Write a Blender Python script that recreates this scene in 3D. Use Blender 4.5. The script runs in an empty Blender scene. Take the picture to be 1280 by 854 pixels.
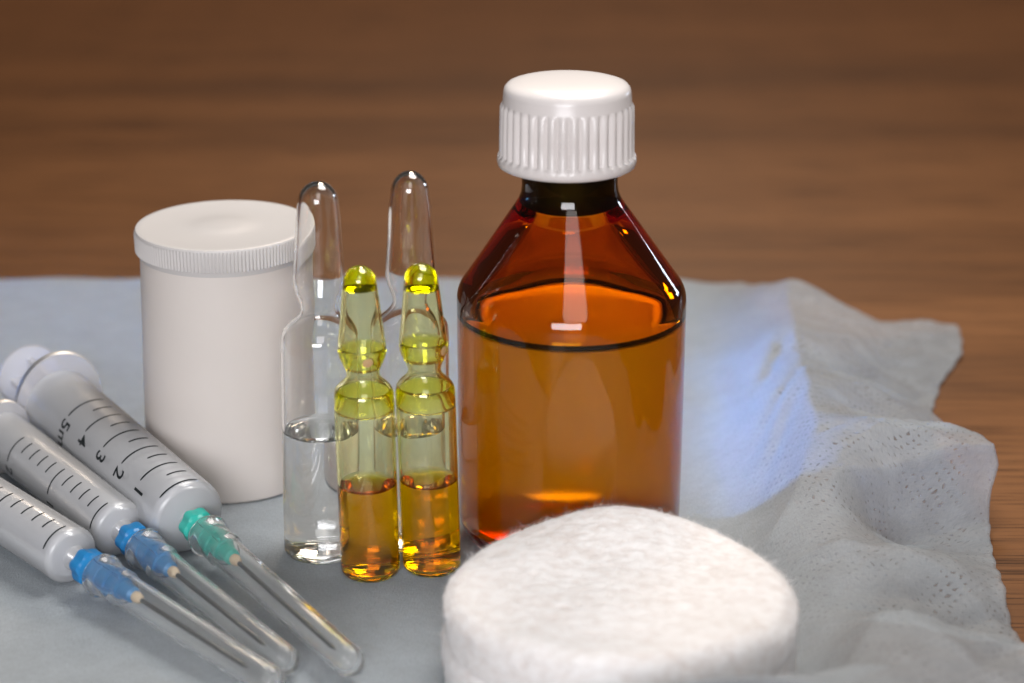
import bpy, bmesh, math, random
import numpy as np
from mathutils import Vector, Matrix

random.seed(7)
rng = np.random.default_rng(7)
S = 0.001                                   # all builders below work in millimetres
scn = bpy.context.scene
col = scn.collection

# ------------------------------------------------------------------ camera
cam_d = bpy.data.cameras.new('camera')
cam = bpy.data.objects.new('camera', cam_d)
col.objects.link(cam)
cam.location = (0, -0.400, 0.164)
cam.rotation_euler = (math.radians(90 - 20.3), 0, 0)
cam_d.sensor_width = 36
cam_d.lens = 73.125
cam_d.clip_start = 0.01
cam_d.clip_end = 50
cam_d.dof.use_dof = True
cam_d.dof.focus_distance = 0.366
cam_d.dof.aperture_fstop = 13.0
scn.camera = cam

# ------------------------------------------------------------------ world, lamps, exposure
w = bpy.data.worlds.new('World'); scn.world = w; w.use_nodes = True
bgn = w.node_tree.nodes['Background']
bgn.inputs[0].default_value = (1.0, 0.95, 0.88, 1)
bgn.inputs[1].default_value = 0.03

def area(name, loc, target, size, power, color, size_y=None, shape='RECTANGLE'):
    l = bpy.data.lights.new(name, 'AREA')
    l.shape = shape; l.size = size * S
    if size_y: l.size_y = size_y * S
    l.energy = power; l.color = color
    o = bpy.data.objects.new(name, l); col.objects.link(o)
    o.location = Vector(loc) * S
    o.rotation_euler = (Vector(target) - Vector(loc)).to_track_quat('-Z', 'Y').to_euler()
    return o

area('warm_lamp', (42, 12, 285), (15, -50, 0), 150, 0.60, (1.0, 0.96, 0.92), shape='DISK')
area('rear_fill', (60, 900, 800), (0, 450, 0), 260, 4.6, (1.0, 0.80, 0.62), shape='DISK')  # added fill without a known source, brightens the wood and the liquids
area('ceiling_lamp', (40, -560, 580), (30, -60, 30), 260, 1.0, (1.0, 0.95, 0.92), 420)
k = area('blue_slope_beam', (-640, 335, 34), (59, -10, 12), 90, 0.044, (0.15, 0.38, 1.0), 36)  # added narrow blue beam, shaped to catch mainly the cloth slope
k.data.spread = math.radians(8)
area('side_window', (700, 650, 150), (10, -57, 40), 120, 0.40, (0.70, 0.82, 1.0), 100)
area('front_window', (-80, -860, 280), (-20, -40, 30), 420, 5.0, (0.98, 0.97, 1.0), 300)

scn.render.engine = 'CYCLES'
cy = scn.cycles
cy.max_bounces = 40; cy.transmission_bounces = 40; cy.transparent_max_bounces = 32
cy.glossy_bounces = 10; cy.diffuse_bounces = 5; cy.volume_bounces = 0
cy.caustics_refractive = True; cy.caustics_reflective = True
cy.sample_clamp_indirect = 20.0
cy.blur_glossy = 0.6
cy.use_denoising = True
try:
    cy.denoiser = 'OPENIMAGEDENOISE'
except Exception:
    pass
vs = scn.view_settings
vs.view_transform = 'Standard'; vs.look = 'None'; vs.exposure = 0.27; vs.gamma = 1.0
vs.use_curve_mapping = False

# ------------------------------------------------------------------ materials
def new_mat(name):
    m = bpy.data.materials.new(name); m.use_nodes = True
    nt = m.node_tree; nt.nodes.clear()
    out = nt.nodes.new('ShaderNodeOutputMaterial')
    return m, nt, out

def nd(nt, t, **kw):
    n = nt.nodes.new(t)
    for k, v in kw.items():
        if k.startswith('_'): setattr(n, k[1:], v)
        else: n.inputs[k.replace('__', ' ')].default_value = v
    return n

def c4(c): return (c[0], c[1], c[2], 1)

def plastic(name, c, rough=0.4, spec=0.5, trans=0.0, bump=0.0, bscale=900, var=0.0):
    m, nt, out = new_mat(name)
    p = nd(nt, 'ShaderNodeBsdfPrincipled', Base__Color=c4(c), Roughness=rough)
    p.inputs['Specular IOR Level'].default_value = spec
    tc = nd(nt, 'ShaderNodeTexCoord')
    if var:
        n = nd(nt, 'ShaderNodeTexNoise', Scale=90, Detail=4)
        nt.links.new(tc.outputs['Object'], n.inputs['Vector'])
        r = nd(nt, 'ShaderNodeMapRange'); r.inputs['To Min'].default_value = 1 - var; r.inputs['To Max'].default_value = 1.0
        nt.links.new(n.outputs[0], r.inputs[0])
        mx = nd(nt, 'ShaderNodeMix', _data_type='RGBA', _blend_type='MULTIPLY'); mx.inputs[0].default_value = 1
        mx.inputs[6].default_value = c4(c); nt.links.new(r.outputs[0], mx.inputs[7])
        nt.links.new(mx.outputs[2], p.inputs['Base Color'])
    if bump:
        n = nd(nt, 'ShaderNodeTexNoise', Scale=bscale, Detail=3)
        nt.links.new(tc.outputs['Object'], n.inputs['Vector'])
        b = nd(nt, 'ShaderNodeBump', Strength=bump, Distance=0.0002)
        nt.links.new(n.outputs[0], b.inputs['Height']); nt.links.new(b.outputs[0], p.inputs['Normal'])
    sh = p.outputs[0]
    if trans:
        t = nd(nt, 'ShaderNodeBsdfTranslucent', Color=c4(c))
        mx = nd(nt, 'ShaderNodeMixShader', Fac=trans)
        nt.links.new(sh, mx.inputs[1]); nt.links.new(t.outputs[0], mx.inputs[2]); sh = mx.outputs[0]
    nt.links.new(sh, out.inputs['Surface'])
    return m

def glass(name, ior=1.5, rough=0.0, sigma=None, color=(1, 1, 1)):
    m, nt, out = new_mat(name)
    g = nd(nt, 'ShaderNodeBsdfGlass', IOR=ior, Roughness=rough, Color=c4(color))
    nt.links.new(g.outputs[0], out.inputs['Surface'])
    if sigma:
        d = max(sigma)
        v = nd(nt, 'ShaderNodeVolumeAbsorption', Density=d, Color=c4([1 - s / d for s in sigma]))
        nt.links.new(v.outputs[0], out.inputs['Volume'])
    return m

def murky(name, ior, rough, cloud, col_, dens, vcol):
    """slightly cloudy liquid: refracts, absorbs a little, and scatters part of the light"""
    m, nt, out = new_mat(name)
    g = nd(nt, 'ShaderNodeBsdfGlass', IOR=ior, Roughness=rough)
    tl = nd(nt, 'ShaderNodeBsdfTranslucent', Color=c4(col_)); df = nd(nt, 'ShaderNodeBsdfDiffuse', Color=c4(col_))
    m0 = nd(nt, 'ShaderNodeMixShader', Fac=0.5)
    nt.links.new(tl.outputs[0], m0.inputs[1]); nt.links.new(df.outputs[0], m0.inputs[2])
    mx = nd(nt, 'ShaderNodeMixShader', Fac=cloud)
    nt.links.new(g.outputs[0], mx.inputs[1]); nt.links.new(m0.outputs[0], mx.inputs[2]); nt.links.new(mx.outputs[0], out.inputs['Surface'])
    v = nd(nt, 'ShaderNodeVolumeAbsorption', Density=dens, Color=c4(vcol)); nt.links.new(v.outputs[0], out.inputs['Volume'])
    return m

def milky(name, c, clear, rough=0.25, spec_ior=1.5):
    """milky polypropylene: part light passes straight, part is scattered forward and back"""
    m, nt, out = new_mat(name)
    tr = nd(nt, 'ShaderNodeBsdfTransparent', Color=c4([0.5 + 0.5 * x for x in c]))
    df = nd(nt, 'ShaderNodeBsdfDiffuse', Color=c4(c))
    tl = nd(nt, 'ShaderNodeBsdfTranslucent', Color=c4(c))
    m1 = nd(nt, 'ShaderNodeMixShader', Fac=0.45)
    nt.links.new(df.outputs[0], m1.inputs[1]); nt.links.new(tl.outputs[0], m1.inputs[2])
    m2 = nd(nt, 'ShaderNodeMixShader', Fac=clear)
    nt.links.new(m1.outputs[0], m2.inputs[1]); nt.links.new(tr.outputs[0], m2.inputs[2])
    gl = nd(nt, 'ShaderNodeBsdfGlossy', Roughness=rough)
    fr = nd(nt, 'ShaderNodeFresnel', IOR=spec_ior)
    m3 = nd(nt, 'ShaderNodeMixShader')
    nt.links.new(fr.outputs[0], m3.inputs[0]); nt.links.new(m2.outputs[0], m3.inputs[1]); nt.links.new(gl.outputs[0], m3.inputs[2])
    nt.links.new(m3.outputs[0], out.inputs['Surface'])
    return m

def clear_plastic(name):
    """needle sheath: clear moulded plastic with a faint haze"""
    m, nt, out = new_mat(name)
    g = nd(nt, 'ShaderNodeBsdfGlass', IOR=1.36, Roughness=0.08, Color=(1, 1, 1, 1))
    tl = nd(nt, 'ShaderNodeBsdfTranslucent', Color=(0.9, 0.93, 0.93, 1))
    df = nd(nt, 'ShaderNodeBsdfDiffuse', Color=(0.9, 0.93, 0.93, 1))
    m0 = nd(nt, 'ShaderNodeMixShader', Fac=0.5)
    nt.links.new(tl.outputs[0], m0.inputs[1]); nt.links.new(df.outputs[0], m0.inputs[2])
    mx = nd(nt, 'ShaderNodeMixShader', Fac=0.07)
    nt.links.new(g.outputs[0], mx.inputs[1]); nt.links.new(m0.outputs[0], mx.inputs[2])
    nt.links.new(mx.outputs[0], out.inputs['Surface'])
    return m

def wood_mat():
    m, nt, out = new_mat('brown_wood_veneer')
    tc = nd(nt, 'ShaderNodeTexCoord')
    def noise(sx, sy, det, dist=0.0, off=0):
        mp = nd(nt, 'ShaderNodeMapping'); mp.inputs['Scale'].default_value = (sx, sy, 1); mp.inputs['Location'].default_value = (off, off * 1.7, 0)
        nt.links.new(tc.outputs['Object'], mp.inputs[0])
        n = nd(nt, 'ShaderNodeTexNoise', Scale=1.0, Detail=det, Distortion=dist, Roughness=0.62)
        nt.links.new(mp.outputs[0], n.inputs['Vector'])
        return n.outputs[0]
    wide = noise(1.2, 15, 4, 0.6, 3)
    fine = noise(6, 190, 5, 0.3, 9)
    pore = noise(28, 1300, 3, 0.0, 5)
    r1 = nd(nt, 'ShaderNodeValToRGB')
    r1.color_ramp.elements[0].position = 0.30; r1.color_ramp.elements[0].color = (0.095, 0.042, 0.018, 1)
    r1.color_ramp.elements[1].position = 0.68; r1.color_ramp.elements[1].color = (0.235, 0.103, 0.039, 1)
    e = r1.color_ramp.elements.new(0.5); e.color = (0.175, 0.074, 0.027, 1)
    ad = nd(nt, 'ShaderNodeMath', _operation='MULTIPLY_ADD'); ad.inputs[1].default_value = 0.36
    nt.links.new(fine, ad.inputs[0])
    sc = nd(nt, 'ShaderNodeMath', _operation='MULTIPLY'); sc.inputs[1].default_value = 0.64
    nt.links.new(wide, sc.inputs[0]); nt.links.new(sc.outputs[0], ad.inputs[2])
    nt.links.new(ad.outputs[0], r1.inputs[0])
    r2 = nd(nt, 'ShaderNodeValToRGB')
    r2.color_ramp.elements[0].position = 0.36; r2.color_ramp.elements[0].color = (0.28, 0.25, 0.24, 1)
    r2.color_ramp.elements[1].position = 0.47; r2.color_ramp.elements[1].color = (1, 1, 1, 1)
    nt.links.new(pore, r2.inputs[0])
    mx = nd(nt, 'ShaderNodeMix', _data_type='RGBA', _blend_type='MULTIPLY'); mx.inputs[0].default_value = 0.9
    nt.links.new(r1.outputs[0], mx.inputs[6]); nt.links.new(r2.outputs[0], mx.inputs[7])
    p = nd(nt, 'ShaderNodeBsdfPrincipled', Roughness=0.42)
    p.inputs['Specular IOR Level'].default_value = 0.15
    nt.links.new(mx.outputs[2], p.inputs['Base Color'])
    b = nd(nt, 'ShaderNodeBump', Strength=0.4, Distance=0.0002)
    nt.links.new(pore, b.inputs['Height']); nt.links.new(b.outputs[0], p.inputs['Normal'])
    nt.links.new(p.outputs[0], out.inputs['Surface'])
    return m

def cloth_mat(name, holes=True, col_=(0.575, 0.63, 0.67), trans=0.28, thru=0.10):
    m, nt, out = new_mat(name)
    uv = nd(nt, 'ShaderNodeUVMap'); uv.uv_map = 'UVMap'
    # fibres: stretched noise in two directions
    def noise(sx, sy, det, rot=0.0):
        mp = nd(nt, 'ShaderNodeMapping'); mp.inputs['Scale'].default_value = (sx, sy, 1); mp.inputs['Rotation'].default_value = (0, 0, rot)
        nt.links.new(uv.outputs[0], mp.inputs[0])
        n = nd(nt, 'ShaderNodeTexNoise', Scale=1.0, Detail=det, Roughness=0.6); nt.links.new(mp.outputs[0], n.inputs['Vector'])
        return n.outputs[0]
    f1 = noise(0.7, 4.5, 6, 0.25); f2 = noise(3.6, 0.9, 6, 0.5); blot = noise(0.16, 0.2, 4)
    mul = nd(nt, 'ShaderNodeMath', _operation='ADD'); nt.links.new(f1, mul.inputs[0]); nt.links.new(f2, mul.inputs[1])
    rr = nd(nt, 'ShaderNodeMapRange'); rr.inputs['From Min'].default_value = 0.6; rr.inputs['From Max'].default_value = 1.4
    rr.inputs['To Min'].default_value = 0.74; rr.inputs['To Max'].default_value = 1.10
    nt.links.new(mul.outputs[0], rr.inputs[0])
    rb = nd(nt, 'ShaderNodeMapRange'); rb.inputs['From Min'].default_value = 0.3; rb.inputs['From Max'].default_value = 0.7
    rb.inputs['To Min'].default_value = 0.92; rb.inputs['To Max'].default_value = 1.05
    nt.links.new(blot, rb.inputs[0])
    m_ = nd(nt, 'ShaderNodeMath', _operation='MULTIPLY'); nt.links.new(rr.outputs[0], m_.inputs[0]); nt.links.new(rb.outputs[0], m_.inputs[1])
    mx = nd(nt, 'ShaderNodeMix', _data_type='RGBA', _blend_type='MULTIPLY'); mx.inputs[0].default_value = 1
    mx.inputs[6].default_value = c4(col_); nt.links.new(m_.outputs[0], mx.inputs[7])
    # dimple lattice: two staggered cosine products
    sx = nd(nt, 'ShaderNodeSeparateXYZ'); 
    wob = nd(nt, 'ShaderNodeTexNoise', Scale=0.6, Detail=2); nt.links.new(uv.outputs[0], wob.inputs['Vector'])
    va = nd(nt, 'ShaderNodeVectorMath', _operation='MULTIPLY_ADD'); va.inputs[1].default_value = (1.7, 1.7, 0)
    nt.links.new(wob.outputs[1], va.inputs[0]); nt.links.new(uv.outputs[0], va.inputs[2])
    nt.links.new(va.outputs[0], sx.inputs[0])
    def cosx(sock, per, ph=0.0):
        a = nd(nt, 'ShaderNodeMath', _operation='MULTIPLY_ADD'); a.inputs[1].default_value = 2 * math.pi / per; a.inputs[2].default_value = ph
        nt.links.new(sock, a.inputs[0])
        c = nd(nt, 'ShaderNodeMath', _operation='COSINE'); nt.links.new(a.outputs[0], c.inputs[0]); return c.outputs[0]
    def prod(a, b):
        q = nd(nt, 'ShaderNodeMath', _operation='ADD'); nt.links.new(a, q.inputs[0]); nt.links.new(b, q.inputs[1]); return q.outputs[0]
    pA = prod(cosx(sx.outputs[0], 2.3), cosx(sx.outputs[1], 2.2))
    pB = prod(cosx(sx.outputs[0], 2.3, math.pi), cosx(sx.outputs[1], 2.2, math.pi))
    mxm = nd(nt, 'ShaderNodeMath', _operation='MAXIMUM'); nt.links.new(pA, mxm.inputs[0]); nt.links.new(pB, mxm.inputs[1])
    dim = nd(nt, 'ShaderNodeMapRange', _interpolation_type='SMOOTHSTEP')
    dim.inputs['From Min'].default_value = 1.45; dim.inputs['From Max'].default_value = 1.9
    rz = nd(nt, 'ShaderNodeTexNoise', Scale=0.75, Detail=2); nt.links.new(uv.outputs[0], rz.inputs['Vector'])
    rz2 = nd(nt, 'ShaderNodeMath', _operation='MULTIPLY_ADD'); rz2.inputs[1].default_value = 0.9; rz2.inputs[2].default_value = -0.47
    nt.links.new(rz.outputs[0], rz2.inputs[0])
    rz3 = nd(nt, 'ShaderNodeMath', _operation='ADD'); nt.links.new(rz2.outputs[0], rz3.inputs[0]); nt.links.new(mxm.outputs[0], rz3.inputs[1])
    nt.links.new(rz3.outputs[0], dim.inputs[0])
    su = nd(nt, 'ShaderNodeSeparateXYZ'); nt.links.new(uv.outputs[0], su.inputs[0])
    rg = nd(nt, 'ShaderNodeMapRange', _interpolation_type='SMOOTHSTEP')
    rg.inputs['From Min'].default_value = 30; rg.inputs['From Max'].default_value = 66; rg.inputs['To Min'].default_value = 0.05
    nt.links.new(su.outputs[0], rg.inputs[0])
    pn = nd(nt, 'ShaderNodeTexNoise', Scale=0.11, Detail=6, Roughness=0.7); nt.links.new(uv.outputs[0], pn.inputs['Vector'])
    pr2 = nd(nt, 'ShaderNodeMapRange'); pr2.inputs['From Min'].default_value = 0.44; pr2.inputs['From Max'].default_value = 0.66; pr2.inputs['To Min'].default_value = 0.10
    nt.links.new(pn.outputs[0], pr2.inputs[0])
    em = nd(nt, 'ShaderNodeMath', _operation='MULTIPLY'); nt.links.new(rg.outputs[0], em.inputs[0]); nt.links.new(pr2.outputs[0], em.inputs[1])
    dm = nd(nt, 'ShaderNodeMath', _operation='MULTIPLY'); nt.links.new(dim.outputs[0], dm.inputs[0]); nt.links.new(em.outputs[0], dm.inputs[1])
    dim = dm
    # bump
    hb = nd(nt, 'ShaderNodeMath', _operation='MULTIPLY_ADD'); hb.inputs[1].default_value = -0.7
    nt.links.new(dim.outputs[0], hb.inputs[0]); nt.links.new(mul.outputs[0], hb.inputs[2])
    b = nd(nt, 'ShaderNodeBump', Strength=0.75, Distance=0.0004); nt.links.new(hb.outputs[0], b.inputs['Height'])
    p = nd(nt, 'ShaderNodeBsdfPrincipled', Roughness=0.45); p.inputs['Specular IOR Level'].default_value = 0.5
    p.inputs['Sheen Weight'].default_value = 0.15; p.inputs['Sheen Roughness'].default_value = 0.4
    nt.links.new(mx.outputs[2], p.inputs['Base Color']); nt.links.new(b.outputs[0], p.inputs['Normal'])
    tl = nd(nt, 'ShaderNodeBsdfTranslucent'); nt.links.new(mx.outputs[2], tl.inputs[0])
    tr = nd(nt, 'ShaderNodeBsdfTransparent')
    m1 = nd(nt, 'ShaderNodeMixShader', Fac=trans); nt.links.new(p.outputs[0], m1.inputs[1]); nt.links.new(tl.outputs[0], m1.inputs[2])
    fac = nd(nt, 'ShaderNodeMath', _operation='MULTIPLY_ADD'); fac.inputs[1].default_value = 0.34 if holes else 0.0; fac.inputs[2].default_value = thru
    tv = nd(nt, 'ShaderNodeMath', _operation='MULTIPLY_ADD'); tv.inputs[1].default_value = 0.42 if holes else 0.0; tv.inputs[2].default_value = thru
    nt.links.new(rg.outputs[0], tv.inputs[0]); nt.links.new(tv.outputs[0], fac.inputs[2])
    nt.links.new(dim.outputs[0], fac.inputs[0])
    m2 = nd(nt, 'ShaderNodeMixShader'); nt.links.new(fac.outputs[0], m2.inputs[0]); nt.links.new(m1.outputs[0], m2.inputs[1]); nt.links.new(tr.outputs[0], m2.inputs[2])
    nt.links.new(m2.outputs[0], out.inputs['Surface'])
    return m

def cotton_mat():
    m, nt, out = new_mat('cotton_wool')
    tc = nd(nt, 'ShaderNodeTexCoord')
    n1 = nd(nt, 'ShaderNodeTexNoise', Scale=420, Detail=6, Roughness=0.65); nt.links.new(tc.outputs['Object'], n1.inputs['Vector'])
    mp = nd(nt, 'ShaderNodeMapping'); mp.inputs['Scale'].default_value = (420, 700, 900); mp.inputs['Rotation'].default_value = (0, 0, 0.6)
    nt.links.new(tc.outputs['Object'], mp.inputs[0])
    n2 = nd(nt, 'ShaderNodeTexNoise', Scale=1, Detail=4, Distortion=0.8); nt.links.new(mp.outputs[0], n2.inputs['Vector'])
    ad = nd(nt, 'ShaderNodeMath', _operation='ADD'); nt.links.new(n1.outputs[0], ad.inputs[0]); nt.links.new(n2.outputs[0], ad.inputs[1])
    r = nd(nt, 'ShaderNodeValToRGB')
    r.color_ramp.elements[0].position = 0.38; r.color_ramp.elements[0].color = (0.76, 0.71, 0.685, 1)
    r.color_ramp.elements[1].position = 0.56; r.color_ramp.elements[1].color = (0.88, 0.865, 0.86, 1)
    hf = nd(nt, 'ShaderNodeMath', _operation='MULTIPLY'); hf.inputs[1].default_value = 0.5; nt.links.new(ad.outputs[0], hf.inputs[0])
    nt.links.new(hf.outputs[0], r.inputs[0])
    b = nd(nt, 'ShaderNodeBump', Strength=0.45, Distance=0.0008); nt.links.new(ad.outputs[0], b.inputs['Height'])
    p = nd(nt, 'ShaderNodeBsdfPrincipled', Roughness=0.9); p.inputs['Specular IOR Level'].default_value = 0.05
    p.inputs['Sheen Weight'].default_value = 0.3
    nt.links.new(r.outputs[0], p.inputs['Base Color']); nt.links.new(b.outputs[0], p.inputs['Normal'])
    tl = nd(nt, 'ShaderNodeBsdfTranslucent'); nt.links.new(r.outputs[0], tl.inputs[0]); nt.links.new(b.outputs[0], tl.inputs['Normal'])
    mx = nd(nt, 'ShaderNodeMixShader', Fac=0.12); nt.links.new(p.outputs[0], mx.inputs[1]); nt.links.new(tl.outputs[0], mx.inputs[2])
    nt.links.new(mx.outputs[0], out.inputs['Surface'])
    return m

def metal_mat():
    m, nt, out = new_mat('needle_steel')
    p = nd(nt, 'ShaderNodeBsdfPrincipled', Base__Color=(0.14, 0.145, 0.15, 1), Metallic=1.0, Roughness=0.35)
    tc = nd(nt, 'ShaderNodeTexCoord'); n = nd(nt, 'ShaderNodeTexNoise', Scale=4000)
    nt.links.new(tc.outputs['Object'], n.inputs['Vector'])
    b = nd(nt, 'ShaderNodeBump', Strength=0.1, Distance=0.00005); nt.links.new(n.outputs[0], b.inputs['Height']); nt.links.new(b.outputs[0], p.inputs['Normal'])
    nt.links.new(p.outputs[0], out.inputs['Surface'])
    return m

M = dict(
    wood=wood_mat(),
    cloth=cloth_mat('nonwoven_cloth'),
    under=cloth_mat('nonwoven_backing', holes=False, trans=0.0, thru=0.0),
    white=plastic('white_plastic', (0.80, 0.77, 0.74), 0.42, 0.45, trans=0.18, bump=0.05, var=0.04),
    canister=plastic('canister_plastic', (0.80, 0.75, 0.71), 0.36, 0.4, trans=0.25, bump=0.06, var=0.05),
    lid=plastic('lid_plastic', (0.64, 0.62, 0.61), 0.40, 0.4, trans=0.2, bump=0.05, var=0.06),
    cap=plastic('cap_plastic', (0.74, 0.70, 0.685), 0.26, 0.5, trans=0.15, bump=0.05, var=0.03),
    clear=glass('clear_ampoule_glass', 1.5, sigma=(14, 9, 11)),
    tinted=glass('pale_yellow_glass', 1.5, sigma=(24, 24, 620)),
    amber=glass('amber_glass', 1.46, sigma=(34, 262, 1600)),
    water=glass('clear_solution', 1.333),
    surface=plastic('bright_liquid_top', (0.95, 0.80, 0.50), 0.30, 0.5, trans=0.35),  # opaque pale colour in place of light passing through the liquid
    syrup=murky('bottle_liquid', 1.16, 0.22, 0.33, (1.0, 0.86, 0.55), 40.0, (0.99, 0.85, 0.0)),
    orange=glass('orange_solution', 1.27, sigma=(0, 84, 1000)),
    yellow=glass('yellow_film', 1.34, sigma=(4, 12, 2600)),
    barrel=milky('syringe_polypropylene', (0.92, 0.935, 0.96), 0.48, 0.24),
    plunger=milky('plunger_polyethylene', (0.93, 0.93, 0.96), 0.35, 0.35),
    flange=milky('flange_polypropylene', (0.92, 0.92, 0.95), 0.70, 0.5),
    sheath=clear_plastic('clear_sheath_plastic'),
    ink=plastic('black_print', (0.012, 0.016, 0.018), 0.5, 0.3),
    blue=plastic('blue_hub_plastic', (0.035, 0.30, 0.66), 0.28, 0.5, trans=0.35),
    green=plastic('green_hub_plastic', (0.06, 0.62, 0.52), 0.28, 0.5, trans=0.35),
    shade_insert=plastic('black_shade_insert', (0.008, 0.008, 0.010), 0.5, 0.2),  # black in place of dark refraction inside the bottle
    glue=plastic('cream_glue', (0.78, 0.62, 0.42), 0.35, 0.5, trans=0.2),
    dot=plastic('tan_paint_dot', (0.52, 0.34, 0.17), 0.5, 0.3),
    steel=metal_mat(),
    cotton=cotton_mat(),
)

# ------------------------------------------------------------------ builders
def link_mesh(name, verts, faces, mat, parent=None, smooth=True, sharp=None):
    me = bpy.data.meshes.new(name)
    me.from_pydata([(v[0] * S, v[1] * S, v[2] * S) for v in verts], [], faces)
    me.materials.append(mat)
    if smooth:
        me.polygons.foreach_set('use_smooth', [True] * len(me.polygons))
        if sharp: me.set_sharp_from_angle(angle=math.radians(sharp))
    me.update()
    o = bpy.data.objects.new(name, me); col.objects.link(o)
    if parent: o.parent = parent
    return o

def thing(name, label, cat, loc, group=None):
    o = bpy.data.objects.new(name, None); col.objects.link(o)
    o.empty_display_size = 0.01
    o.location = Vector(loc) * S
    o['label'] = label; o['category'] = cat
    if group: o['group'] = group
    return o

def lathe_data(prof, n=64, mod=None, axis='Z', shift=None, closed=False):
    """revolve (r, h) points; mod(theta, i, r, h) -> r ; shift(h) -> (dx, dy). Going up outside gives outward normals."""
    V, F, rings = [], [], []
    for i, (r, h) in enumerate(prof):
        dx, dy = shift(h) if shift else (0, 0)
        if r < 1e-5:
            rings.append([len(V)]); V.append((dx, dy, h)); continue
        ring = []
        for k in range(n):
            a = 2 * math.pi * k / n
            rr = mod(a, i, r, h) if mod else r
            ring.append(len(V)); V.append((dx + rr * math.cos(a), dy + rr * math.sin(a), h))
        rings.append(ring)
    pairs = list(zip(rings[:-1], rings[1:]))
    if closed: pairs.append((rings[-1], rings[0]))
    for A, B in pairs:
        if len(A) == 1 and len(B) == 1: continue
        for k in range(n):
            k2 = (k + 1) % n
            if len(A) == 1: F.append((A[0], B[k2], B[k]))
            elif len(B) == 1: F.append((A[k], A[k2], B[0]))
            else: F.append((A[k], A[k2], B[k2], B[k]))
    if axis == 'X': V = [(z, x, y) for x, y, z in V]
    return V, F

def lathe(name, prof, mat, parent=None, n=64, mod=None, axis='Z', shift=None, closed=False, sharp=35):
    V, F = lathe_data(prof, n, mod, axis, shift, closed)
    return link_mesh(name, V, F, mat, parent, True, sharp)

def catmull(pts, sub=6):
    P = [np.array(p, float) for p in pts]; out = []
    for i in range(len(P) - 1):
        p0 = P[i - 1] if i else 2 * P[0] - P[1]; p1, p2 = P[i], P[i + 1]
        p3 = P[i + 2] if i + 2 < len(P) else 2 * P[-1] - P[-2]
        for k in range(sub):
            t = k / sub
            q = 0.5 * ((2 * p1) + (p2 - p0) * t + (2 * p0 - 5 * p1 + 4 * p2 - p3) * t * t + (-p0 + 3 * p1 - 3 * p2 + p3) * t ** 3)
            out.append((max(q[0], 0.0), q[1]))
    out.append(tuple(P[-1])); return out

def offset(prof, d):
    """offset an upward-going outer profile inwards by d (towards the axis / into the solid)"""
    out = []
    for i, (r, h) in enumerate(prof):
        a = prof[max(i - 1, 0)]; b = prof[min(i + 1, len(prof) - 1)]
        tr, th = b[0] - a[0], b[1] - a[1]; L = math.hypot(tr, th) or 1
        nr, nh = th / L, -tr / L                     # outward normal
        if r < 1e-5:
            nr, nh = 0, (1 if i else -1)
            out.append((0.0, h - nh * d)); continue
        out.append((max(r - nr * d, 0.02), h - nh * d))
    return out

def arc(cx, cz, r, a0, a1, n):
    return [(cx + r * math.cos(math.radians(a0 + (a1 - a0) * k / n)), cz + r * math.sin(math.radians(a0 + (a1 - a0) * k / n))) for k in range(n + 1)]

# ------------------------------------------------------------------ tabletop
V = [(-1300, -420, 0), (1300, -420, 0), (1300, 1500, 0), (-1300, 1500, 0), (-1300, -420, -30), (1300, -420, -30), (1300, 1500, -30), (-1300, 1500, -30)]
tab = link_mesh('tabletop', V, [(0, 1, 2, 3), (7, 6, 5, 4), (0, 4, 5, 1), (1, 5, 6, 2), (2, 6, 7, 3), (3, 7, 4, 0)], M['wood'], smooth=False)
tab.location.z = -1.3 * S
tab['kind'] = 'structure'; tab['label'] = 'brown wood grain tabletop under the white cloth'; tab['category'] = 'tabletop'

# ------------------------------------------------------------------ nonwoven cloth with folds on its right side
CP = [(63.9, 56.4, 9), (60.3, 14.3, 12), (58.3, -18.6, 14), (56.5, -43, 14), (51.8, -58.1, 11), (45.2, -66.4, 7), (40.4, -73.1, 4),
      (56.2, 77, 2), (46.8, 39.1, 1), (40.4, 6.5, .5), (32.4, -33.5, 0), (76.5, 46.6, 6), (84.3, 48.4, 3), (103, 54, .6),
      (100.5, 36.6, -.4), (85.1, 21.4, 1.6), (88.3, 5.5, 0), (66.8, 5.5, 9), (77.7, 9.2, 4), (86.2, -12.4, 5), (87.3, -45.8, 11.5),
      (78.9, -51.4, 11.5), (69.3, -56.3, 11), (62.7, -60, 11), (87.5, -54, 3), (77, -58, 4), (67.1, -61.5, 4.5), (85, -70.1, 1),
      (57, -81.2, 8), (66.5, -81.2, 8), (75.2, -86.3, 5.5), (82.6, -96.6, .2), (71.5, -96, 2), (59, -96, 5), (79.4, -117.2, 9), (66.3, -115.8, 12),
      (56.5, -115.1, 13), (48.5, -129.4, 14), (38, -143, 18), (23.6, -148, 18), (70, -25, 11), (80, -30, 9), (72, -5, 9),
      (5, -146, 10), (-15, -146, 3), (49, -100, 5), (47.5, -112, 6.5), (44, -85, 3), (60, -140, 15), (75, -140, 9), (48, -150, 20), (20, -152, 21)]
for x in range(-150, 31, 20):
    for y in range(-130, 110, 20):
        if x > 0 and y < -120: continue
        CP.append((x, y, 0.0))
CP += [(38, -90, .4), (42, 85, .2), (46, 60, .6), (44, -105, .8), (40, -122, .8), (30, -134, .8), (10, -138, .5), (38, -55, 1.2)]
CP = np.array(CP, float)

def tps_fit(P):
    n = len(P); d = np.linalg.norm(P[:, None, :2] - P[None, :, :2], axis=2)
    K = np.where(d > 0, d * d * np.log(d + 1e-9), 0) + np.eye(n) * 1.0
    A = np.zeros((n + 3, n + 3)); A[:n, :n] = K; A[:n, n] = 1; A[:n, n + 1:] = P[:, :2]; A[n, :n] = 1; A[n + 1:, :n] = P[:, :2].T
    return np.linalg.solve(A, np.concatenate([P[:, 2], np.zeros(3)]))

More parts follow.
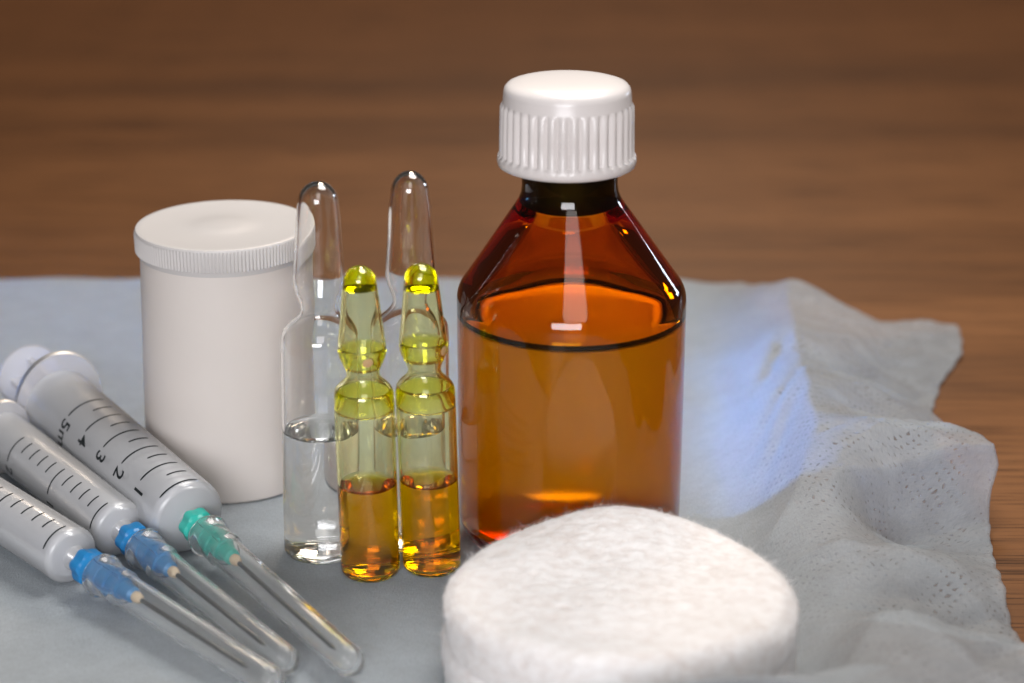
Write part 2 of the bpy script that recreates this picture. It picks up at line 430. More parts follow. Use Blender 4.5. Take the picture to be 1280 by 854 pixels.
def tps_eval(P, wts, X, Y):
    q = np.stack([X.ravel(), Y.ravel()], 1); out = np.zeros(len(q))
    for i in range(0, len(q), 20000):
        c = q[i:i + 20000]; d = np.linalg.norm(c[:, None] - P[None, :, :2], axis=2)
        out[i:i + 20000] = (d * d * np.log(d + 1e-9)) @ wts[:len(P)] + wts[len(P)] + c @ wts[len(P) + 1:]
    return out.reshape(X.shape)

NU, NV = 330, 300
yF = -155.0
def back_y(x):
    return np.interp(x, [-200, 40, 56, 64, 76, 84, 92, 104], [87.5, 87.0, 80, 58, 49, 48.0, 52.5, 54.5])
bx = [(54.5, 103.5), (45, 102.5), (36.6, 100.8), (21, 93), (5.5, 87.5), (-6, 85), (-12.4, 85.5), (-32, 86.3), (-40, 88.0), (-45.8, 89.8), (-49, 88.0), (-55, 86.8), (-70, 84.6), (-86, 83), (-96.6, 82.4), (-107, 84), (-117, 86), (-155, 90)]
bxy = np.array(bx[::-1])
vv = np.linspace(0, 1, NV + 1); uu = np.linspace(0, 1, NU + 1) ** 0.85
xr_y = yF + vv * (54.5 - yF)
XR = np.interp(xr_y, bxy[:, 0], bxy[:, 1]) + 0.5 * np.sin(xr_y * 0.9) * 0.35
X = -175 + uu[None, :] * (XR[:, None] + 175)
Y = yF + vv[:, None] * (back_y(X) - yF)
Z = tps_eval(CP, tps_fit(CP), X, Y)
flat = np.clip((X - 31) / 27, 0, 1); flat = np.maximum(flat, np.clip((-128 - Y) / 8, 0, 1) * np.clip((X + 20) / 15, 0, 1))
Z = Z * flat * flat * (3 - 2 * flat)
def crease(ax, ay, bx_, by_, depth, width):
    """a crisp pleat along a line"""
    global Z
    dx, dy = bx_ - ax, by_ - ay; L2 = dx * dx + dy * dy
    t = np.clip(((X - ax) * dx + (Y - ay) * dy) / L2, 0, 1)
    d = np.hypot(X - ax - t * dx, Y - ay - t * dy)
    Z = Z + depth * np.exp(-(d / width) ** 2) * np.sin(np.pi * np.clip(t * 0.9 + 0.05, 0, 1))
def crest(pts, hgt, width):
    """a sharper fold line along a polyline"""
    global Z
    best = np.full_like(X, 1e9)
    for (ax, ay), (bx_, by_) in zip(pts[:-1], pts[1:]):
        dx, dy = bx_ - ax, by_ - ay
        t = np.clip(((X - ax) * dx + (Y - ay) * dy) / (dx * dx + dy * dy), 0, 1)
        best = np.minimum(best, np.hypot(X - ax - t * dx, Y - ay - t * dy))
    Z = Z + hgt * np.exp(-best / width)
crest([(63.9, 56), (60.5, 14), (58.3, -18), (56.5, -43), (51, -60), (45, -70)], 1.6, 4.0)
crest([(57, -81), (66, -82), (75, -87), (82, -97)], 1.4, 3.0)
crest([(86, -118), (66, -116), (56, -116), (48, -130), (36, -143)], 1.5, 3.5)
crest([(58, 12), (66, 6), (76, 6), (90, 8)], -2.2, 3.0)
crest([(64, -63), (70, -61.5), (80, -58), (90, -53)], -2.6, 2.2)
crest([(58, -98), (70, -96), (83, -92)], -1.6, 3.0)
crease(61, 2, 47, -32, -1.8, 1.5); crease(60, -3, 46, -40, 1.0, 1.5); crease(60, 22, 50, -4, -1.3, 1.5)
crease(60, 6, 47, 4, -0.7, 1.4); crease(57, -20, 46, -48, -0.9, 1.2); crease(55.5, -30, 46, -56, 0.5, 1.2)
crease(62, -3, 74, 1, -0.9, 1.2); crease(60, -24, 78, -30, -0.9, 1.6); crease(64, -28, 84, -36, 0.7, 1.5)
crest([(58, -61), (69, -56.5), (80, -50.5), (90, -45.5)], 2.6, 2.2); crease(66, -62, 78, -62, -1.5, 1.8); crease(62, -66, 70, -64, -1.0, 1.5)
crease(58, -92, 80, -88, -1.2, 2.0); crease(50, -118, 70, -100, 0.8, 2.0); crease(66, -132, 84, -108, -1.2, 2.0)
crease(70, 25, 92, 10, -0.9, 2.0); crease(66, 40, 100, 46, 0.6, 2.0)
for k in range(60):                                              # small random puckers on the raised side
    ax = 46 + 38 * random.random(); ay = -120 + 150 * random.random(); an = random.uniform(-0.6, 1.2); L = random.uniform(6, 16)
    crease(ax, ay, ax + L * math.cos(an), ay + L * math.sin(an), random.uniform(-0.6, 0.6), random.uniform(0.6, 1.3))
for k in range(26):                                              # and shallow ones in the flat part
    ax = -140 + 170 * random.random(); ay = -60 + 140 * random.random(); an = random.uniform(-1.6, 1.6); L = random.uniform(15, 45)
    crease(ax, ay, ax + L * math.cos(an), ay + L * math.sin(an), -random.uniform(0.05, 0.22), random.uniform(1.5, 3.5))
from mathutils import noise as _mn
crum = np.array([_mn.ridged_multi_fractal(Vector((a * 0.055, b * 0.055, 3.3)), 0.9, 2.2, 4, 1.0, 2.0) for a, b in zip(X.ravel(), Y.ravel())]).reshape(X.shape)
Z = Z + (crum - crum.mean()) * 0.85 * np.clip((X - 48) / 14, 0, 1)
back_curl = np.exp(-((vv[:, None] - 1) / 0.012) ** 2) * (0.35 + 0.25 * np.sin(X * 0.21) + 0.2 * np.sin(X * 0.073 + 1))
Z = np.maximum(Z + back_curl * (X < 60), -0.75)
du = np.zeros_like(X); du[:, 1:] = np.cumsum(np.sqrt(np.diff(X, axis=1) ** 2 + np.diff(Z, axis=1) ** 2), axis=1); du -= 175
dv = np.zeros_like(X); dv[1:] = np.cumsum(np.sqrt(np.diff(Y, axis=0) ** 2 + np.diff(Z, axis=0) ** 2), axis=0); dv += yF
def grid_obj(name, X, Y, Z, U, W, mat, parent=None):
    nv, nu = X.shape
    V = np.stack([X.ravel(), Y.ravel(), Z.ravel()], 1) * S
    idx = np.arange(nv * nu).reshape(nv, nu)
    F = np.stack([idx[:-1, :-1], idx[:-1, 1:], idx[1:, 1:], idx[1:, :-1]], -1).reshape(-1, 4)
    me = bpy.data.meshes.new(name); me.from_pydata(V.tolist(), [], F.tolist())
    uvl = me.uv_layers.new(name='UVMap')
    uv = np.stack([U.ravel(), W.ravel()], 1)[F.ravel()]
    uvl.data.foreach_set('uv', uv.astype(np.float32).ravel())
    me.polygons.foreach_set('use_smooth', [True] * len(me.polygons)); me.materials.append(mat); me.update()
    o = bpy.data.objects.new(name, me); col.objects.link(o)
    if parent: o.parent = parent
    return o
cloth = grid_obj('cloth', X, Y, Z, du, dv, M['cloth'])
sol = cloth.modifiers.new('thickness', 'SOLIDIFY'); sol.thickness = 0.25 * S; sol.offset = 0
cloth['label'] = 'white perforated nonwoven medical cloth with crumpled right side, spread on the brown tabletop'; cloth['category'] = 'cloth'
ux = np.linspace(-174, 44, 45); uy = np.linspace(-150, 86.3, 49)
UX, UY = np.meshgrid(ux, uy)
grid_obj('under_layer', UX, UY, np.full_like(UX, -0.55), UX, UY, M['under'], cloth)
Z0 = 0.16                                                        # top of the cloth where things stand

# ------------------------------------------------------------------ white canister with ribbed lid
can = thing('plastic_canister', 'white plastic canister with a flat finely ribbed snap lid, standing behind the syringes', 'canister', (-54.4, -28.9, Z0))
body = [(0, 0.8), (14.2, 0.8), (14.9, 0), (15.9, 0), (16.3, 0.35), (16.35, 1.0), (16.1, 12), (15.7, 38), (15.6, 45.4), (14.4, 45.4), (14.4, 44), (14.5, 2.2), (0, 2.2)]
lathe('body', body, M['canister'], can, n=128, shift=lambda h: (0.8 * h / 50 - 0.2, 0))
NR = 150
def rib_mod(a, i, r, h):
    if i in (3, 4):
        return r + 0.22 * (0.5 + 0.5 * math.cos(a * NR)) ** 0.7 - 0.06
    return r
lid = [(0, 44.6), (15.75, 44.6), (15.9, 45.6), (16.35, 45.7), (16.4, 48.9), (16.38, 49.5), (16.2, 49.8), (15.8, 49.9), (15.0, 49.8), (8, 49.75), (5.2, 49.78), (4.6, 49.9), (2.0, 49.9), (0.6, 49.95), (0, 49.95)]
lathe('lid', lid, M['lid'], can, n=NR * 6, mod=rib_mod, sharp=30, shift=lambda h: (0.6, 0))

# ------------------------------------------------------------------ ampoules
def dome(r, zt, z0, n=7):
    """rounded tip from radius r at z0 up to zt"""
    return [(r * math.cos(math.radians(90 * k / n)), z0 + (zt - z0) * math.sin(math.radians(90 * k / n))) for k in range(1, n)] + [(0.0, zt)]

def ampoule(loc, label, group, R, upper, tip, level, glass_m, liquid_m, wall, shift, films=(), dot=None):
    t = thing('glass_ampoule', label, 'ampoule', (loc[0], loc[1], Z0), group)
    base = [(0, 0.7), (R * 0.45, 0.62), (R * 0.66, 0.22), (R * 0.76, 0.0)] + arc(R - 1.3, 1.3, 1.3, -75, 0, 5)
    side = [(R, 2.0 + (upper[0][1] - 5.0) * k / 24) for k in range(25)]
    up = catmull([(R, upper[0][1] - 1.5)] + upper, 7)
    rz = up[-1]
    outer = base + side + up + dome(rz[0], tip, rz[1], 8)
    inner = offset(outer, wall)
    # thicker floor
    inner = [(r, h + 0.5 * max(0, 1 - h / 4)) for r, h in inner]
    lathe('glass_shell', outer + inner[::-1], glass_m, t, n=64, shift=shift, sharp=None)
    ov = offset(outer, wall - 0.05); ov = [(r, h + 0.5 * max(0, 1 - h / 4)) for r, h in ov]
    lq = [p for p in ov if p[1] < level + 0.3]
    rr = lq[-1][0]
    men = [(rr, level + 0.72), (rr, level + 0.75), (rr - 0.18, level + 0.45), (rr - 0.5, level + 0.18), (rr - 1.1, level + 0.02), (rr * 0.5, level - 0.04), (0, level - 0.05)]
    lathe('liquid', lq + men, liquid_m, t, n=64, shift=shift, sharp=50)
    for (z0, z1, th) in films:
        seg = [p for p in ov if z0 <= p[1] <= z1 and p[1] > 10]
        if z1 >= tip:                                            # filled tip
            r0 = seg[0][0]
            prof = [(0, z0 + 0.75), (r0 * 0.55, z0 + 0.5), (r0 - 0.15, z0 + 0.1)] + seg
            lathe('yellow_film', prof, M['yellow'], t, n=64, shift=shift, sharp=50)
        else:
            n_ = len(seg)
            ins = [(p[0] - th * (math.sin(math.pi * k / (n_ - 1)) ** 0.5 if 0 < k < n_ - 1 else 0.08), p[1]) for k, p in enumerate(seg)]
            lathe('yellow_film', seg + ins[::-1], M['yellow'], t, n=64, shift=shift, closed=True, sharp=50)
    if dot:
        ang, h = dot
        r = float(np.interp(h, [p[1] for p in up], [p[0] for p in up])) + 0.03
        Vd, Fd = [], []
        dx, dy = shift(h)
        for ring in (0, .5, 1.0):
            for k in range(16):
                a = 2 * math.pi * k / 16; y = 0.95 * ring * math.cos(a); zz = 0.85 * ring * math.sin(a)
                hz = h + zz; r2 = float(np.interp(hz, [p[1] for p in up], [p[0] for p in up])) + 0.04 * (1 - ring * 0.5)
                aa = ang + y / r2
                Vd.append((dx + r2 * math.cos(aa), dy + r2 * math.sin(aa), hz))
        for q in range(2):
            for k in range(16): Fd.append((q * 16 + k, q * 16 + (k + 1) % 16, q * 16 + 16 + (k + 1) % 16, q * 16 + 16 + k))
        link_mesh('dot_mark', Vd, Fd, M['dot'], t)
    return t

BIG = [(6.69, 39.2), (6.45, 41.3), (5.6, 42.7), (4.3, 43.9), (3.45, 45.0), (3.2, 46.1), (3.5, 47.4), (4.1, 49.0), (4.42, 50.9), (4.3, 53.5), (4.0, 57.5), (3.75, 61.5), (3.45, 64.6)]
gB = 'tall clear glass ampoules'
ampoule((-34.3, -64.6), 'tall clear glass ampoule of colourless liquid in front of the white canister', gB, 6.7, BIG, 68.3, 23.2, M['clear'], M['water'], 0.5,
        lambda h: (0.35 + 1.45 * h / 68, 0))
BIG2 = [(r * 0.99, h) for r, h in BIG[:-2]] + [(3.72, 62), (3.3, 65.2)]
ampoule((-18.2, -60.6), 'tall clear glass ampoule near the brown bottle, behind the yellow-tipped ampoules', gB, 6.62, BIG2, 69.0, 22.4, M['clear'], M['water'], 0.5,
        lambda h: (0.4 + 0.5 * h / 69, 0))
SM = [(5.1, 32.2), (5.0, 33.9), (4.45, 35.0), (3.3, 36.1), (2.83, 37.0), (2.95, 38.0), (3.6, 39.5), (4.1, 41.1), (4.0, 43.2), (3.62, 46.2), (3.3, 49.3), (2.95, 52.4), (2.75, 53.6)]
gS = 'small ampoules of orange liquid'
ampoule((-24.75, -73.1), 'small yellow-tipped ampoule of orange liquid, the one farther from the brown bottle', gS, 5.15, SM, 56.2, 16.6, M['tinted'], M['orange'], 0.45,
        lambda h: (0.05 - 0.62 * h / 56, 0), films=[(52.3, 57, 0), (38.2, 42.2, 0.5), (29.8, 34.4, 0.55)], dot=(-math.pi / 2 + 0.30, 40.4))
SM2 = [(r, h + 0.0) for r, h in SM]
ampoule((-14.2, -71.2), 'small yellow-tipped ampoule of orange liquid touching close beside the brown bottle', gS, 5.12, SM2, 56.0, 16.6, M['tinted'], M['orange'], 0.45,
        lambda h: (0.15 - 1.2 * h / 56, 0), films=[(51.6, 57, 0), (39.0, 42.8, 0.5), (29.8, 34.4, 0.55)], dot=(-math.pi / 2 + 1.05, 41.3))

# ------------------------------------------------------------------ amber bottle
bt = thing('medicine_bottle', 'amber glass medicine bottle with ribbed white screw cap, half filled with clear liquid', 'bottle', (10.5, -57.6, Z0))
bsh = lambda h: (-0.15 - 1.0 * max(h - 50, 0) / 33, 0)
outer = [(0, 0.7), (9, 0.55), (13, 0.25), (14.6, 0.05)] + arc(14.9, 5.0, 5.0, -85, 0, 9)
outer += [(19.95, 9), (20.0, 20), (20.0, 34), (20.0, 44.0)]
outer += arc(14.2, 45.2, 5.8, 2, 41, 8)                          # rounded shoulder
outer += [(14.2, 54.0), (10.0, 60.6)] if False else []
p1 = outer[-1]
outer += [(p1[0] + (9.4 - p1[0]) * k / 4, p1[1] + (62.4 - p1[1]) * k / 4) for k in range(1, 5)]
outer += [(8.75, 63.5), (8.35, 64.6), (8.2, 66), (8.2, 79.5)]
inn = [(7.0, 79.5), (7.0, 66), (7.0, 61.5), (7.05, 59.8), (7.25, 58.9)]
iq = []
s0 = (13.9, 50.0)
iq += [(7.25 + (s0[0] - 7.25) * k / 4, 58.9 + (s0[1] - 58.9) * k / 4) for k in range(1, 5)]
iq += [(15.4, 48.2), (16.7, 46.2), (17.6, 44.6)]
iq += [(18.1, 43.0), (18.2, 40), (18.2, 20), (18.2, 9)] + arc(16.0, 5.8, 2.2, 0, -80, 8) + [(8, 3.5), (0, 3.7)]
lathe('glass_shell', outer + inn + iq, M['amber'], bt, n=128, shift=bsh, sharp=None)
lv = 42.4; ro = 18.27
lq = [(0, 3.63), (8, 3.43)] + arc(16.0, 5.8, 2.27, -80, 0, 8) + [(ro, 13), (ro, 20), (ro, 30), (ro, lv - 0.1)]
lathe('liquid', lq + [(ro - .02, lv), (10, lv), (0, lv)], M['syrup'], bt, n=128, shift=bsh, sharp=50)
lathe('shade_insert', [(0, 61.8), (6.0, 61.8), (7.08, 62.0), (7.06, 62.8), (7.06, 79.6), (8.0, 79.8), (8.0, 80.6), (0, 80.6)], M['shade_insert'], bt, n=64, shift=bsh)  # added black plug, paints the dark refraction seen in the neck
# the surface of the liquid, and a black ring painting its dark refraction line
lathe('liquid_surface', [(ro - .5, lv + .02), (ro - .6, lv + .25), (ro - 1.6, lv + .10), (ro - 3.5, lv + .05), (8, lv + .05), (0, lv + .05)], M['surface'], bt, n=128, shift=bsh, sharp=None)  # added opaque disc that keeps the liquid's top bright
lathe('meniscus_shade_ring', [(ro - .9, lv + .12), (ro - .1, lv - .35), (ro - .14, lv + .9), (ro - .45, lv + .55)], M['shade_insert'], bt, n=128, shift=bsh, closed=True, sharp=None)
NC = 38
def cap_mod(a, i, r, h):
    if i in (5, 6, 7):
        f = (0.5 + 0.5 * math.cos(a * NC)) ** 0.55
        return r - 0.55 + 0.62 * f
    return r
cap = [(8.35, 69.3), (11.2, 69.2), (11.75, 69.5), (11.9, 70.2), (11.8, 71.0), (11.45, 71.4), (11.4, 75.5), (11.3, 79.5), (10.95, 80.2), (10.9, 80.35), (10.8, 81.9), (10.6, 82.7), (10.1, 83.25), (9.2, 83.55), (7.5, 83.75), (4, 83.9), (0, 83.95)]
cp = lathe('cap', cap, M['cap'], bt, n=NC * 12, mod=cap_mod, shift=lambda h: (-1.0 - 0.2, 0), sharp=50)

# ------------------------------------------------------------------ cotton pads
from mathutils import noise as mnoise
def pad_height(x, y, R):
    return 2.3 * math.exp(-((x - 3) / 11) ** 2 - ((y - 25) / 13) ** 2) + 0.9 * mnoise.noise(Vector((x * 0.05 + 7, y * 0.07, 2))) - 1.5 * (abs(x) / R) ** 3 - 0.045 * y + 0.6 * mnoise.noise(Vector((x * 0.08, y * 0.08, 4)))
def cotton_pad(loc, label, R, H, seed, top=False):
    t = thing('cotton_pad', label, 'cotton pad', loc, 'stacked round cotton pads')
    nr = 46; n = 150; er = 3.2 if top else 1.7
    prof = [(0, 0.1), (R * .5, 0.1), (R - 1.6, 0.1)] + arc(R - 1.5, 1.6, 1.5, -80, -5, 4) + arc(R - er, H - er, er, 0, 85, 8)
    prof += [(R - er - .2 - (R - er - .2) * k / nr, H) for k in range(1, nr + 1)]
    V, F = lathe_data(prof, n)
    W = []
    for x, y, z in V:
        k = z / H
        f = pad_height(x, y, R) * k if top else 0.25 * mnoise.noise(Vector((x * .1, y * .1, seed)))
        e = 0.5 * mnoise.noise(Vector((x * .12, y * .12, z * .3 + seed))) + 0.3 * mnoise.noise(Vector((x * .5, y * .5, z * 1.2 + seed)))
        rr = math.hypot(x, y) or 1
        q = min(rr / R, 1) ** 4
        g = 0.20 * mnoise.noise(Vector((x * .9, y * .9, z + seed))) + 0.12 * mnoise.noise(Vector((x * 2.2, y * 2.2, z + seed)))
        W.append((x + x / rr * e * q, y + y / rr * e * q, z + (f + g * (k > .5) if k > .2 or top else 0)))
    link_mesh('padding', W, F, M['cotton'], t, True, None)
    # loose fibres
    Vf, Ff = [], []
    nF = 9500 if top else 900
    for k in range(nF):
        a = random.uniform(0, 2 * math.pi)
        edge = random.random() < 0.5
        r = (R - random.uniform(0, 2.4)) if edge else R * math.sqrt(random.random())
        if not top: r = R - random.uniform(0, .6)
        x, y = r * math.cos(a), r * math.sin(a)
        e = 0.5 * mnoise.noise(Vector((x * .12, y * .12, H * .3 + seed)))
        z = H + (pad_height(x, y, R) if top else 0) - (0.0 if r < R - er else er - math.sqrt(max(0, er ** 2 - (r - R + er) ** 2)))
        if not top: z = random.uniform(1, H - 1)
        z -= 0.15
        nx, ny, nz = (math.cos(a) * .6, math.sin(a) * .6, .8) if edge else (0, 0, 1)
        if not top: nx, ny, nz = math.cos(a), math.sin(a), 0.1
        d = Vector((nx * .55 + random.gauss(0, .65), ny * .55 + random.gauss(0, .65), nz * .55 + random.gauss(0, .3)))
        d.normalize(); L = (random.uniform(.4, 1.1) if random.random() < .9 else random.uniform(1.1, 2.6)) * (1 if edge else .7); p = Vector((x, y, z)); wv = random.uniform(.018, .036)
        side = d.cross(Vector((random.gauss(0, 1), random.gauss(0, 1), random.gauss(0, 1)))); side.normalize()
        b0 = len(Vf); curl = Vector((random.gauss(0, .5), random.gauss(0, .5), random.gauss(0, .4)))
        for q in range(4):
            ww = wv * (1 - q / 3.6)
            Vf.append(tuple(p + side * ww)); Vf.append(tuple(p - side * ww))
            p = p + d * (L / 3); d = (d + curl * .55).normalized()
        for q in range(3): Ff.append((b0 + 2 * q, b0 + 2 * q + 1, b0 + 2 * q + 3, b0 + 2 * q + 2))
    fz = link_mesh('fuzz', Vf, Ff, M['cotton'], t, True, None); fz['kind'] = 'stuff'
    return t
cotton_pad((16.7, -112.6, 10.1), 'topmost fluffy white cotton pad of the stack in front of the brown bottle', 27.3, 8.3, 1.3, True)
cotton_pad((16.5, -112.8, 5.1), 'white cotton pad in the middle of the stack in front of the brown bottle', 27.4, 5.3, 7.7)
cotton_pad((16.9, -112.3, 0.15), 'lowest white cotton pad of the stack, lying on the cloth', 27.4, 5.3, 12.1)

# ------------------------------------------------------------------ syringes  (local frame: +X to the needle tip, +Z up, marks lie towards -Y)
def strip(name, x, wid, R, a0, a1, mat, parent):
    n = 14; Vs, Fs = [], []
    for k in range(n + 1):
        a = math.radians(a0 + (a1 - a0) * k / n)
        e = 1.0 if 0 < k < n else 0.6
        for q in (-1, 1):
            Vs.append((x + q * wid * .5 * e, -R * math.sin(a), R * math.cos(a)))
    for k in range(n): Fs.append((2 * k, 2 * k + 1, 2 * k + 3, 2 * k + 2))
    return link_mesh(name, Vs, Fs, mat, parent)

def numeral(txt, x, a_start, size, R, mat, parent):
    cu = bpy.data.curves.new('numeral', 'FONT'); cu.body = txt; cu.size = size; cu.resolution_u = 4
    cu.offset = 0.012 * size
    tmp = bpy.data.objects.new('numeral', cu); col.objects.link(tmp)
    dg = bpy.context.evaluated_depsgraph_get()
    me = bpy.data.meshes.new_from_object(tmp.evaluated_get(dg))
    bpy.data.objects.remove(tmp); bpy.data.curves.remove(cu)
    bm = bmesh.new(); bm.from_mesh(me)
    bmesh.ops.triangulate(bm, faces=bm.faces)
    bmesh.ops.subdivide_edges(bm, edges=bm.edges, cuts=1)
    for v in bm.verts:
        a = math.radians(a_start) + v.co.x / R
        v.co = Vector(((x + v.co.y) * S, -R * math.sin(a) * S, R * math.cos(a) * S))
    bm.normal_update()
    bm.to_mesh(me); bm.free()
    me.name = 'numeral'; me.materials.clear(); me.materials.append(mat)
    o = bpy.data.objects.new('numeral', me); col.objects.link(o); o.parent = parent
    return o

def make_syringe(label, R, t_end, t_fl, fl_y, fl_z, ml, ticks, nums, hub_mat, cap_len, needle_len, rod, thumb, t_thumb):
    """t_*: distance behind the needle hub; ticks: list of (t, a0, a1)"""
    t = thing('syringe', label, 'syringe', (0, 0, 0), 'syringes with capped needles')
    wl = 0.85 if R > 6 else 0.75
    rd = 2.0 if R > 6 else 1.4
    outer = [(R, -t_fl), (R, -t_end - rd - 6), (R, -t_end - rd)] + arc(R - rd, 0, rd, 0, 70, 6)[1:]
    outer = [(r, h if i < 3 else h - t_end - rd) for i, (r, h) in enumerate(outer)]
    e = -t_end
    outer += [(2.6, e + 0.15), (2.25, e + 0.3), (2.1, e + 1.0), (1.95, 0.6), (1.0, 0.6)]
    innr = [(1.0, e - .6), (R - wl - .6, e - .75), (R - wl, e - 1.6), (R - wl, -t_fl)]
    bar = lathe('barrel', outer + innr, M['barrel'], t, n=72, axis='X', closed=True, sharp=40)
    # flange plate
    def fmod(a, i, r, h): return r
    th = 1.3; Vf, Ff = [], []
    n = 64
    rings = [(R - wl, -t_fl - th), (1, -t_fl - th), (1.02, -t_fl - th * .5), (1, -t_fl), (R - wl, -t_fl)]
    for j, (f, h) in enumerate(rings):
        for k in range(n):
            a = 2 * math.pi * k / n
            if j in (0, 4): Vf.append((h, f * math.cos(a), f * math.sin(a)))
            else: Vf.append((h, fl_y * f * math.cos(a), fl_z * f * math.sin(a)))
    for j in range(4):
        for k in range(n):
            k2 = (k + 1) % n; Ff.append((j * n + k, j * n + n + k, j * n + n + k2, j * n + k2))
    for k in range(n):
        k2 = (k + 1) % n; Ff.append((4 * n + k, k, k2, 4 * n + k2))
    link_mesh('flange', Vf, Ff, M['flange'], bar, True, 40)
    for (tt, a0, a1) in ticks: strip('graduation_mark', -tt, 0.46 if R > 6 else 0.40, R + 0.05, a0, a1, M['ink'], bar)
    for (s_, tt, a0, sz) in nums: numeral(s_, -tt, a0, sz, R + 0.07, M['ink'], bar)
    # plunger: cruciform rod with a piston at the front and a thumb rest at the back
    pr_ = R - wl - 0.12
    Vp, Fp = [], []
    def box(x0, x1, y0, y1, z0, z1):
        b = len(Vp)
        for x in (x0, x1):
            for y in (y0, y1):
                for z in (z0, z1): Vp.append((x, y, z))
        for f in ((0, 1, 3, 2), (4, 6, 7, 5), (0, 4, 5, 1), (2, 3, 7, 6), (0, 2, 6, 4), (1, 5, 7, 3)): Fp.append(tuple(b + i for i in f))
    x0, x1 = -t_thumb, -t_end - 3.2
    box(x0, x1, -rod, rod, -.55, .55); box(x0, x1, -.55, .55, .56, rod); box(x0, x1, -.55, .55, -rod, -.56)
    plg = link_mesh('plunger', Vp, Fp, M['plunger'], t, False)
    lathe('piston', [(0, -t_end - 5), (pr_, -t_end - 5), (pr_, -t_end - 2.4), (1.2, -t_end - 1.2), (0, -t_end - 1.1)], M['plunger'], plg, n=48, axis='X')
    lathe('thumb_rest', [(0, -t_thumb - 1.6), (thumb - .5, -t_thumb - 1.6), (thumb, -t_thumb - 1.1), (thumb, -t_thumb - .3), (thumb - .5, -t_thumb), (0, -t_thumb)], M['plunger'], plg, n=56, axis='X')
    # needle hub
    def hmod(a, i, r, h):
        return r * (1 + 0.075 * math.cos(a * 6)) if 1 <= i <= 3 else r
    hub = [(1.9, -0.3), (2.75, -0.2), (2.95, 0.3), (2.9, 2.1), (2.5, 2.4), (2.3, 3.0), (2.25, 5.6), (2.4, 5.8), (2.4, 6.3), (2.2, 6.5), (2.2, 8.4), (2.35, 8.6), (2.3, 9.1), (1.9, 9.3), (1.85, 11.2), (1.95, 11.4), (1.9, 11.9), (1.5, 12.1), (1.4, 14.6), (0.9, 15.1), (0, 15.1)]
    h_ = lathe('needle_hub', [(0, -0.1), (1.8, -0.1)] + hub, hub_mat, t, n=72, mod=lambda a, i, r, h: hmod(a, i - 2, r, h), axis='X', sharp=30)
    Vp, Fp = [], []
    for k in range(4):                                            # fins along the hub
        a = math.pi / 2 * k + .4; ca, sa = math.cos(a), math.sin(a); b = len(Vp)
        for x in (3.2, 11.0):
            for rr in (1.5, 2.55 if x < 5 else 2.35):
                for q in (-.25, .25): Vp.append((x, rr * ca - q * sa, rr * sa + q * ca))
        for f in ((0, 1, 3, 2), (4, 6, 7, 5), (0, 4, 5, 1), (2, 3, 7, 6), (0, 2, 6, 4), (1, 5, 7, 3)): Fp.append(tuple(b + i for i in f))
    link_mesh('fin', Vp, Fp, hub_mat, h_, False)
    lathe('glue_bead', [(0, 14.9), (0.85, 14.95), (1.0, 15.6), (0.8, 16.5), (0.4, 17.0), (0, 17.0)], M['glue'], h_, n=24, axis='X')
    lathe('needle', [(0.3, 16.4), (0.40, 16.5), (0.40, needle_len - 1.5), (0.05, needle_len), (0, needle_len)], M['steel'], t, n=20, axis='X')
    # clear sheath over the needle
    L = cap_len
    so = [(3.4, 4.6), (3.75, 4.9), (3.85, 5.5), (3.7, 6.2), (3.25, 6.7), (3.15, 9.0), (3.12, 10.9), (3.28, 11.3), (3.2, 11.9), (2.92, 12.4), (2.86, 13), (2.74, L * .55), (2.52, L - 2.4)]
    so += [(2.52 * math.cos(math.radians(a)), L - 2.4 + 2.4 * math.sin(math.radians(a))) for a in (15, 30, 45, 60, 75)] + [(0, L)]
    si = [(0, L - 1.6)] + [(1.75 * math.cos(math.radians(a)), L - 3.3 + 1.7 * math.sin(math.radians(a))) for a in (70, 45, 20)] + [(1.9, L - 4), (2.12, L * .55), (2.25, 13.2), (2.42, 11.6), (2.5, 9), (2.7, 4.6)]
    V_, F_ = lathe_data(so + si, 56, axis='X', closed=False)
    nn = len(V_)
    # close the open rim between last and first ring
    first = list(range(56)); last = list(range(nn - 56, nn))
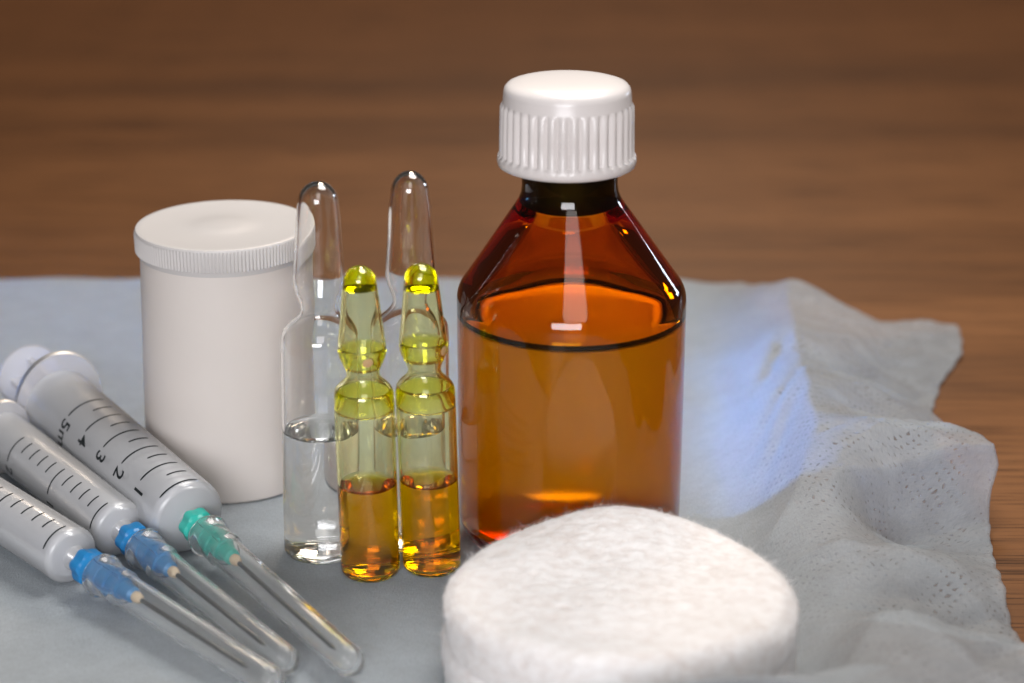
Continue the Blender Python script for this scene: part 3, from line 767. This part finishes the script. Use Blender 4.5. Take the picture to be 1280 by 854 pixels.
    for k in range(56): F_.append((last[k], last[(k + 1) % 56], first[(k + 1) % 56], first[k]))
    link_mesh('needle_cap', V_, F_, M['sheath'], t, True, 40)
    return t

def orient(o, hub, tip, roll=0.0):
    a, b = Vector(hub), Vector(tip); u = (b - a).normalized()
    s = u.cross(Vector((0, 0, 1))).normalized(); n = s.cross(u); y = n.cross(u)
    m = Matrix((u, y, n)).transposed() @ Matrix.Rotation(math.radians(roll), 3, 'X')
    o.location = a * S; o.rotation_euler = m.to_euler()

def copy_tree(o, parent=None):
    c = o.copy(); col.objects.link(c)
    if parent: c.parent = parent
    for ch in list(o.children): copy_tree(ch, c)
    return c

t5 = [3.1 + 7.73 * k for k in range(6)]
tk5 = [(t, -19, 45) for t in t5] + [(t + 3.86, -18, 14) for t in t5[:5]]
big = make_syringe('larger syringe with a green needle hub, lying nearest the white canister', 7.0, 1.6, 57.5, 9.0, 10.6, 5, tk5,
                   [('1', t5[1] + .1, 50, 4.4), ('2', t5[2] + .6, 50, 4.4), ('3', t5[3] + .6, 50, 4.4), ('4', t5[4] + .6, 50, 4.4), ('5ml', t5[5] + .6, 50, 4.4)],
                   M['green'], 55.6, 49.5, 4.3, 6.6, 72)
orient(big, (-55.8, -68.5, 7.35), (-25.3, -112.2, 4.0))
t2 = [5.3 + 16.6 * k for k in range(3)]
tk2 = [(t, 15, 80) for t in t2] + [(5.3 + 3.32 * k, 15, 46) for k in range(1, 10) if k != 5]
sa = make_syringe('smaller syringe with blue needle hub lying in the middle of the three syringes', 5.1, 3.2, 50.5, 5.5, 7.4, 2, tk2,
                  [('1', t2[1] + .3, 87, 3.8), ('2', t2[2] + .6, 87, 3.8)], M['blue'], 53.0, 45.5, 3.0, 4.6, 61)
sb = copy_tree(sa)
sb['label'] = 'smaller syringe with blue needle hub lying farthest from the white canister'
orient(sa, (-66.8, -70.4, 5.5), (-35.2, -111.2, 3.3))
orient(sb, (-72.9, -80.75, 5.5), (-37.8, -116.3, 3.2), roll=-17)
